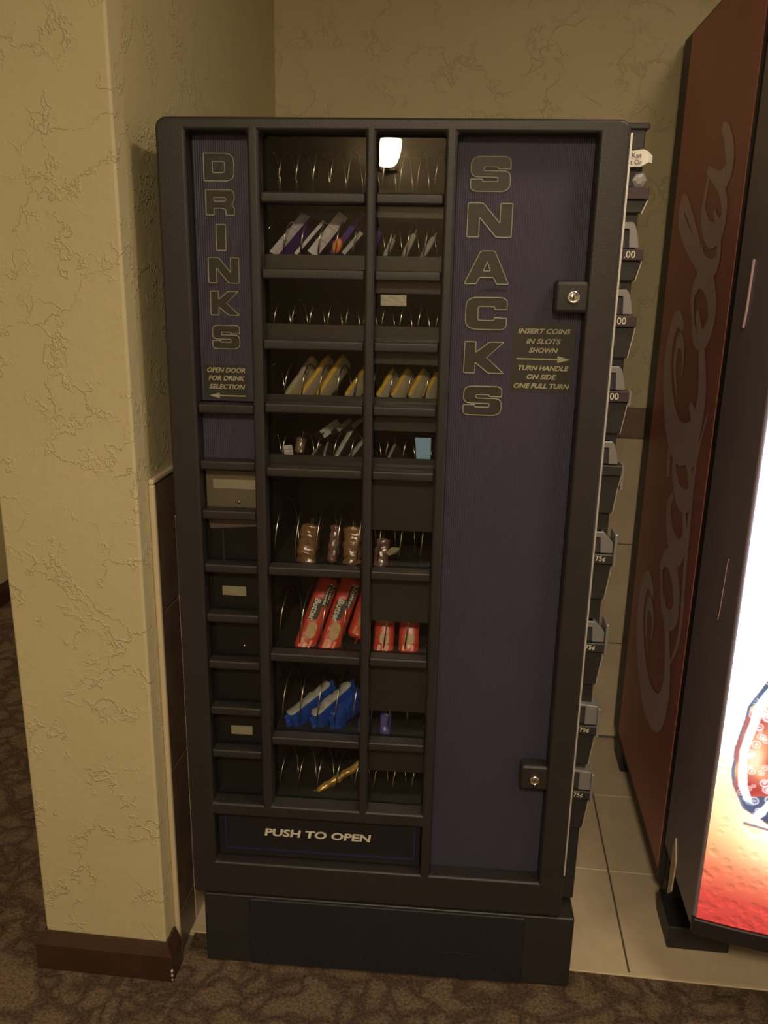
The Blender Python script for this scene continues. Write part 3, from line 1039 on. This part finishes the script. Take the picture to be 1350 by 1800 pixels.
# row 6: clear bags with brown contents
for i, (x, y, x2, y2, T, mm, lb) in enumerate(((536, 992, 546, 920, .042, 'cookiebag', 'clear bag of brown snacks at the left of the sixth row'),
                                             (583, 989, 590, 922, .024, 'pinkbag', 'narrow pinkish bag in the middle of the sixth row'),
                                             (617, 994, 620, 925, .040, 'cookiebag', 'clear bag of brown snacks left of the post in the sixth row'),
                                             (668, 998, 673, 945, .030, 'pinkbag', 'crumpled clear bag right of the post in the sixth row'))):
    A_ = M(x, y, .060)
    o = pouch(A_, M(x2, y2, .085), T, .05, lb, 'snack bag', None, MT[mm], name='snack_bag', seed=70 + i, lump=.16)
bm = bmesh.new()
pa = M(690, 975, .06)
o = place('folded_label', pa, 'crumpled grey-green paper slip lying in the sixth row right of the post', 'paper')
q = [(678, 972), (688, 962), (704, 963), (698, 972), (684, 977)]
prism(bm, [M(x, y, .06 + .004 * (i % 2)) - pa for i, (x, y) in enumerate(q)], (0, .001, 0))
obj('slip', bm, MT['tape'], o)

# row 7: red cookie packs
def cookie_pack(A, B, T, label, seed, prints=True, wdir=(0, 1, 0)):
    a, wv, t, L = frame(A, B, wdir)
    if t.x < 0: t = -t
    o = pouch(A, B, T, .032, label, 'cookie pack', 'red cookie packs in the seventh row', MT['red'], name='cookie_pack', seed=seed, lump=.03, tp=.05, fm=.7)
    n = -wv
    def Q(s, u, h=.0022): return a * (s * L) + t * (u * T) + n * h
    if prints:
        lb = bmesh.new()
        lp = [Q(.40, -.34), Q(.66, -.36), (Q(.70, .05)), Q(.92, .1), Q(.93, .42), Q(.62, .40), Q(.60, .12), Q(.42, .1)]
        prism(lb, lp, n * .0005)
        g = obj('logo_ground', lb, MT['ink'], o)
        text('Nutter', Q(.92, .10, .0030), -a, t, L * .32, T * .30, MT['white_print'], g, bold=.03)
        text('Butter', Q(.68, -.30, .0030), -a, t, L * .30, T * .30, MT['white_print'], g, bold=.03)
    ck = bmesh.new()
    pts = []
    for k in range(20):
        th = 2 * math.pi * k / 20
        rr = 1 - .28 * math.cos(2 * th + math.pi)
        pts.append(Q(.27 + .10 * math.cos(th) * (1.1 if abs(math.cos(th)) > .5 else 1), .03 + .28 * math.sin(th) * (.75 + .25 * abs(math.cos(th)) * 1.4)))
    prism(ck, pts, n * .0005)
    g = obj('cookie_picture', ck, MT['cookie'], o)
    st = bmesh.new()
    prism(st, [Q(.03, .12), Q(.15, .16), Q(.15, .26), Q(.03, .22)], n * .0005)
    prism(st, [Q(.03, -.30), Q(.15, -.26), Q(.15, -.12), Q(.03, -.16)], n * .0004)
    obj('orange_flash', st, MT['orange'], o)
    return o


cookie_pack(M(533, 1143, .066), M(580, 1015, .165), .047, 'red cookie pack farthest left in the seventh row', 1)
cookie_pack(M(575, 1146, .066), M(620, 1016, .165), .046, 'red cookie pack second from the left in the seventh row', 2)
cookie_pack(M(628, 1120, .085), M(662, 1010, .175), .044, 'red cookie pack half hidden by the window post in the seventh row', 3, False)
cookie_pack(M(673, 1147, .070), M(679, 1060, .12), .044, 'red pack just right of the window post in the seventh row', 4, False)
cookie_pack(M(717, 1147, .070), M(722, 1060, .12), .044, 'red pack at the right end of the seventh row', 5, False)

# row 8: blue packs with a pale tray edge on top
for i, (a, b, wh) in enumerate((((506, 1262), (578, 1203), 'left'), ((549, 1264), (614, 1203), 'middle'), ((583, 1262), (632, 1215), 'right'))):
    A_, B_ = M(*a, .070), M(*b, .15)
    m1 = MT['tray'] if i < 2 else MT['bluew']
    pouch(A_ + Vector((.0, 0, .012)), B_ + Vector((0, 0, .008)), .026, .052, 'blue cookie pack with pale top edge, %s one in the eighth row' % wh, 'cookie pack', 'blue cookie packs in the eighth row', MT['bluew'], wdir=(.12, .25, -1), mthin=m1, seed=80 + i, name='cookie_pack', lump=.2)
pouch(M(676, 1296, .066), M(678, 1254, .08), .024, .04, 'violet blue pack right of the window post in the eighth row', 'snack bag', None, MT['violet'], seed=90, lump=.15)
pouch(M(634, 1298, .066), M(634, 1262, .08), .014, .04, 'dark blue pack wedged against the window post in the eighth row', 'snack bag', None, MT['violet'], seed=91, lump=.15)

# row 9: gold wrapper
pouch(M(552, 1392, .070), M(636, 1338, .13), .014, .020, 'crumpled gold-wrapped bar lying across the bottom row', 'candy bar', None, MT['gold'], seed=95, lump=.35, wdir=(0, .6, -1))
boxo('label_strip', .402, .450, FD + .0005, FD + .002, 1.503, 1.523, MT['silver'], VM)
boxo('label_strip', .443, .472, FD + .0005, FD + .003, .419, .4235, MT['tape'], VM)

# ------------------------------------------------------------------ the drinks machine at the right
DX0, DX1, DYB, DYF = .517, 1.357, 2.66, 1.90
DM = empty('drink_vending_machine', Matrix.Translation((DX0, DYF, 0)), 'tall red soda machine with glowing curved front beside the alcove edge', 'vending machine')
OD = Vector((DX0, DYF, 0))
bm = bmesh.new()
box(bm, 0, .84, .004, DYB - DYF + .05, .07, 2.19)
cab = obj('cabinet', bm, MT['cblack'], DM, .012, 3)
bm = bmesh.new()
box(bm, -.0015, .001, .03, .70, .10, 2.178)
side = obj('side_sheet', bm, MT['cred'], DM, .001, 1)


def yfront(x):
    u = (x - .42) / .42
    return 1.55 + .06 * u * u - DYF


bm = bmesh.new()
NB = 24
prof = [(0, 0)] + [(.84 * i / NB, yfront(.84 * i / NB)) for i in range(NB + 1)] + [(.84, 0)]
prism(bm, [(x, y, .195) for x, y in prof], (0, 0, 1.98))
obj('door', bm, MT['cgrey'], DM, .006, 2)

# backlit picture, colours per vertex (a flat print on the curved front)
rd = random.Random(4)
drops = [(rd.uniform(0, .80), .235 + .5 * rd.random() ** 1.6, rd.uniform(.0025, .009)) for _ in range(900)]
ice = [(rd.uniform(.05, .5), rd.uniform(.50, 1.0), rd.uniform(.004, .011)) for _ in range(420)]
X0, X1, Z0, Z1 = .006, .80, .232, 1.93
xs1 = list(np.arange(X0, .26, .0017)) + list(np.linspace(.26, X1, 34))
zs1 = list(np.arange(Z0, 1.20, .0017)) + list(np.linspace(1.20, Z1, 24))
GX, GZ = np.meshgrid(np.array(xs1), np.array(zs1))


def lerp(t, stops):
    t = np.asarray(t)
    return np.stack([np.interp(t, [s[0] for s in stops], [s[1][k] for s in stops]) for k in range(3)], -1)


col = lerp(GZ + .06 * GX, [(.22, (.62, .035, .035)), (.30, (.75, .07, .05)), (.37, (.95, .22, .10)), (.44, (1.0, .55, .22)), (.54, (1.3, .95, .5)), (.64, (1.7, 1.5, 1.1)), (.78, (2.6, 2.5, 2.3)), (1.0, (4.2, 4.2, 4.2)), (1.93, (4.2, 4.2, 4.2))])
glow = np.exp(-(((GX - .17) / .10) ** 2 + ((GZ - .50) / .09) ** 2))
col += glow[..., None] * np.array((2.0, 1.7, 1.1))
for (dx, dz, r) in drops:
    m_ = ((GX - dx) ** 2 + (GZ - dz) ** 2) < (r * 1.3) ** 2
    if not m_.any(): continue
    q = np.clip(((GX - dx) * .3 + (GZ - dz)) / r, -1, 1)
    f = np.where(m_, 1 - .22 * q, 1)
    col *= f[..., None]
# bottle outline: left flank, rounded foot
def bottle_left(z):
    return np.interp(z, [.478, .49, .52, .57, .65, .75, .85, .95, 1.05, 1.3], [.30, .12, .062, .036, .030, .045, .085, .125, .15, .16])
BL = bottle_left(GZ)
inside = (GX > BL) & (GZ > .48 + .10 * np.clip((.14 - GX), 0, 1))
d = GX - BL
liquid = inside & (GZ < .80 + .25 * (GX - .03))
nv = np.array([[noise.noise(Vector((x * 22, z * 22, 0))) for x in xs1] for z in zs1])
base = lerp(nv, [(-.5, (.55, .06, .05)), (0, (.80, .22, .14)), (.25, (1.1, .5, .25)), (.5, (1.3, .9, .6))])
col = np.where(liquid[..., None], base, col)
navy = inside & (((GZ < .56 + .3 * np.clip(GX - .08, 0, 1) + .03 * nv) & (d > .004)) | ((GZ > .76 + .9 * (GX - .06)) & (GZ < .86 + 1.0 * (GX - .06)) & (GX < .2)))
col = np.where(navy[..., None], np.array((.10, .13, .24)) * (1 + .5 * nv[..., None]), col)
for (dx, dz, r) in ice:
    dd = np.sqrt((GX - dx) ** 2 + (GZ - dz) ** 2)
    m_ = (dd < r) & (liquid | navy)
    if not m_.any(): continue
    ring = np.clip(1 - np.abs(dd / r - .8) * 4, 0, 1)
    col = np.where(m_[..., None], col * (1 - .5 * ring[..., None]) + ring[..., None] * np.array((1.0, .85, .9)) + ((dd < r * .35)[..., None]) * .5, col)
def soft(m, c):
    global col
    m = np.clip(m, 0, 1)[..., None]
    col = col * (1 - m) + np.array(c) * m


win = lambda v, a, b, e: np.clip(np.minimum(v - a, b - v) / e, 0, 1)
wob = nv * .006
soft(win(d + wob, -.001, .0065, .002) * win(GZ, .485, .80, .03) * (.55 + .45 * np.clip(nv * 4 + .4, 0, 1)), (.16, .22, .36))
soft(win(d + wob * .5, .009, .027 + 0 * d, .004) * win(GZ, .53, .88, .03), (2.2, 2.6, 2.7))
dg = np.abs((GX - .085) - .55 * (GZ - .50) - .5 * np.clip(GZ - .57, 0, 1)) + wob * .4
soft(np.clip((.009 - dg) / .004, 0, 1) * inside * (GZ < .72), (2.4, 2.3, 2.2))
soft(np.clip((.005 - np.abs(GZ - (.480 + .10 * np.clip((.14 - GX), 0, 1)))) / .003, 0, 1) * (GX > .066), (.40, .28, .34))
flk = (np.abs(GX - (.10 + .06 * np.sin(GZ * 9))) < .010) & (GZ > .90) & (GZ < 1.16) & (np.sin(GZ * 210 + 9 * nv) > .25) & (nv > -.12)
col = np.where(flk[..., None], np.array((.45, .47, .55)), col)
verts, faces = [], []
nx, nz = len(xs1), len(zs1)
for z in zs1:
    for x in xs1:
        verts.append((x, yfront(x) - .004, z))
for j in range(nz - 1):
    for i in range(nx - 1):
        k = j * nx + i
        faces.append((k, k + 1, k + 1 + nx, k + nx))
me = bpy.data.meshes.new('picture_panel')
me.from_pydata(verts, [], faces)
at = me.color_attributes.new('print', 'FLOAT_COLOR', 'POINT')
at.data.foreach_set('color', np.concatenate([np.clip(col, 0, 6), np.ones(col.shape[:2] + (1,))], -1).astype(np.float32).ravel())
pm = bpy.data.materials.new('backlit_print')
pm.use_nodes = True
nt = pm.node_tree
pp = nt.nodes['Principled BSDF']
pp.inputs['Roughness'].default_value = .25
pp.inputs['Base Color'].default_value = (.05, .05, .05, 1)
an = N(nt, 'ShaderNodeAttribute', attribute_name='print')
nt.links.new(an.outputs['Color'], pp.inputs['Emission Color'])
pp.inputs['Emission Strength'].default_value = 1.0
me.materials.append(pm)
po = bpy.data.objects.new('picture_panel', me)
C.objects.link(po)
po.parent = DM
tag(po, 'backlit picture of an iced drink with water drops, red at the foot and white above')
so = po.modifiers.new('s', 'SOLIDIFY'); so.thickness = .003; so.offset = -1
bm = bmesh.new()
prism(bm, [(x, yfront(x) - .010, .19) for x in np.linspace(0, .84, 13)] + [(x, yfront(x) + .01, .19) for x in np.linspace(.84, 0, 13)], (0, 0, .040))
obj('bottom_trim', bm, MT['cblack'], DM, .002, 1)
# feet
for (x0, x1, y0, y1) in ((0, .145, -.135, .0), (.695, .84, -.135, .0), (0, .10, .62, .75), (.74, .84, .62, .75)):
    boxo('foot', x0, x1, y0, y1, .0, .075 if y0 > 0 else .062, MT['cblack'], DM, .004)
boxo('kick_plate', .01, .83, -.03, .004, .012, .195, MT['cblack'], DM)
bm = bmesh.new()
prism(bm, [(-.003, -.09, .12), (-.003, -.118, .15), (-.003, -.125, .235), (-.003, -.10, .285), (-.003, -.085, .25)], (.003, 0, 0))  # thin pale beige sliver on the side of the door
tag(obj('pale_sliver', bm, MT['bullnose'], DM), 'pale beige sliver low on the side of the door')
bm = bmesh.new()
tube(bm, [(-.002, -.11, 1.60), (-.003, -.108, 1.50), (-.003, -.100, 1.47)], .003, 5)
obj('scratch', bm, MT['cscript'], DM)
bm = bmesh.new()
tube(bm, [(-.001, -.20, 1.02), (-.001, -.19, .90), (-.001, -.185, .88)], .0008, 4)
obj('scratch', bm, MT['cscript'], DM)


# faded script running up the side: ribbons of varying width
def spline(pts, n=10):
    out = []
    P = [Vector(p) for p in pts]
    P = [P[0] * 2 - P[1]] + P + [P[-1] * 2 - P[-2]]
    for i in range(1, len(P) - 2):
        for k in range(n):
            t = k / n
            a, b, c, d = P[i - 1], P[i], P[i + 1], P[i + 2]
            out.append(.5 * ((2 * b) + (-a + c) * t + (2 * a - 5 * b + 4 * c - d) * t * t + (-a + 3 * b - 3 * c + d) * t ** 3))
    out.append(P[-2])
    return out


def script_stroke(bm, pts, w0, w1, x):
    P = spline(pts)
    n = len(P)
    L_, R_ = [], []
    for i, p in enumerate(P):
        t = P[min(i + 1, n - 1)] - P[max(i - 1, 0)]
        t.normalize()
        nn = Vector((-t.y, t.x))
        s = i / (n - 1)
        wd = w0 + (w1 - w0) * math.sin(math.pi * s) ** 1.2
        for S, k in ((L_, 1), (R_, -1)):
            q = p + nn * wd * k
            # reading direction climbs the cabinet (u -> z), letter tops point to the rear (v -> y)
            S.append(bm.verts.new((x - .000012 * i, .145 + q.y * .44, .36 + q.x * .455)))
    for i in range(n - 1):
        bm.faces.new((L_[i], L_[i + 1], R_[i + 1], R_[i]))


def glyph(ch, u, v=0., s=1.):
    S = []
    if ch == 'C':
        S = [([(.74, .62), (.78, .80), (.66, .93), (.45, .92), (.22, .72), (.12, .42), (.20, .12), (.42, .02), (.66, .14), (.84, .34)], .02, .085),
             ([(.36, .60), (.52, .74), (.66, .70), (.62, .56), (.48, .52)], .01, .03)]
    elif ch == 'o':
        S = [([(.22, .48), (.06, .34), (.06, .12), (.18, .02), (.32, .14), (.36, .34), (.26, .48), (.14, .40)], .015, .05), ([(.30, .40), (.42, .34), (.52, .42)], .012, .02)]
    elif ch == 'c':
        S = [([(.32, .40), (.22, .48), (.08, .34), (.06, .12), (.18, .02), (.34, .14)], .015, .055)]
    elif ch == 'a':
        S = [([(.34, .44), (.16, .46), (.05, .26), (.08, .05), (.20, .05), (.34, .30)], .015, .045), ([(.38, .48), (.30, .16), (.36, .02), (.50, .14), (.56, .26)], .015, .045)]
    elif ch == 'l':
        S = [([(.08, .20), (.30, .52), (.50, .88), (.52, 1.02), (.42, .98), (.26, .60), (.16, .22), (.20, .04), (.34, .08), (.44, .22)], .014, .042)]
    elif ch == '-':
        S = [([(.0, .24), (.12, .28), (.20, .26)], .02, .03)]
    return [([((px * s + u), (py * s + v)) for px, py in P], a * s, b * s) for P, a, b in S]


x_at = -.0022
for name, ch, u in (('C', 'C', .0), ('o', 'o', .72), ('c', 'c', 1.12), ('a', 'a', 1.42), ('-', '-', 1.92), ('C', 'C', 1.62), ('o', 'o', 2.28), ('l', 'l', 2.52), ('a', 'a', 2.80)):
    bm = bmesh.new()
    si = 0
    for P, a, b in glyph(ch, u if ch != '-' else 1.50, 0 if ch != '-' else .35):
        script_stroke(bm, P, a * 1.5, b * 1.45, x_at - .00025 * si); si += 1
    o = obj('script_letter', bm, MT['cscript'], side, recalc=False)
bm = bmesh.new()
script_stroke(bm, [(.55, .02), (.8, -.12), (1.2, -.06), (1.7, -.02), (2.0, -.14)], .01, .035, x_at)
o = obj('script_flourish', bm, MT['cscript'], side)
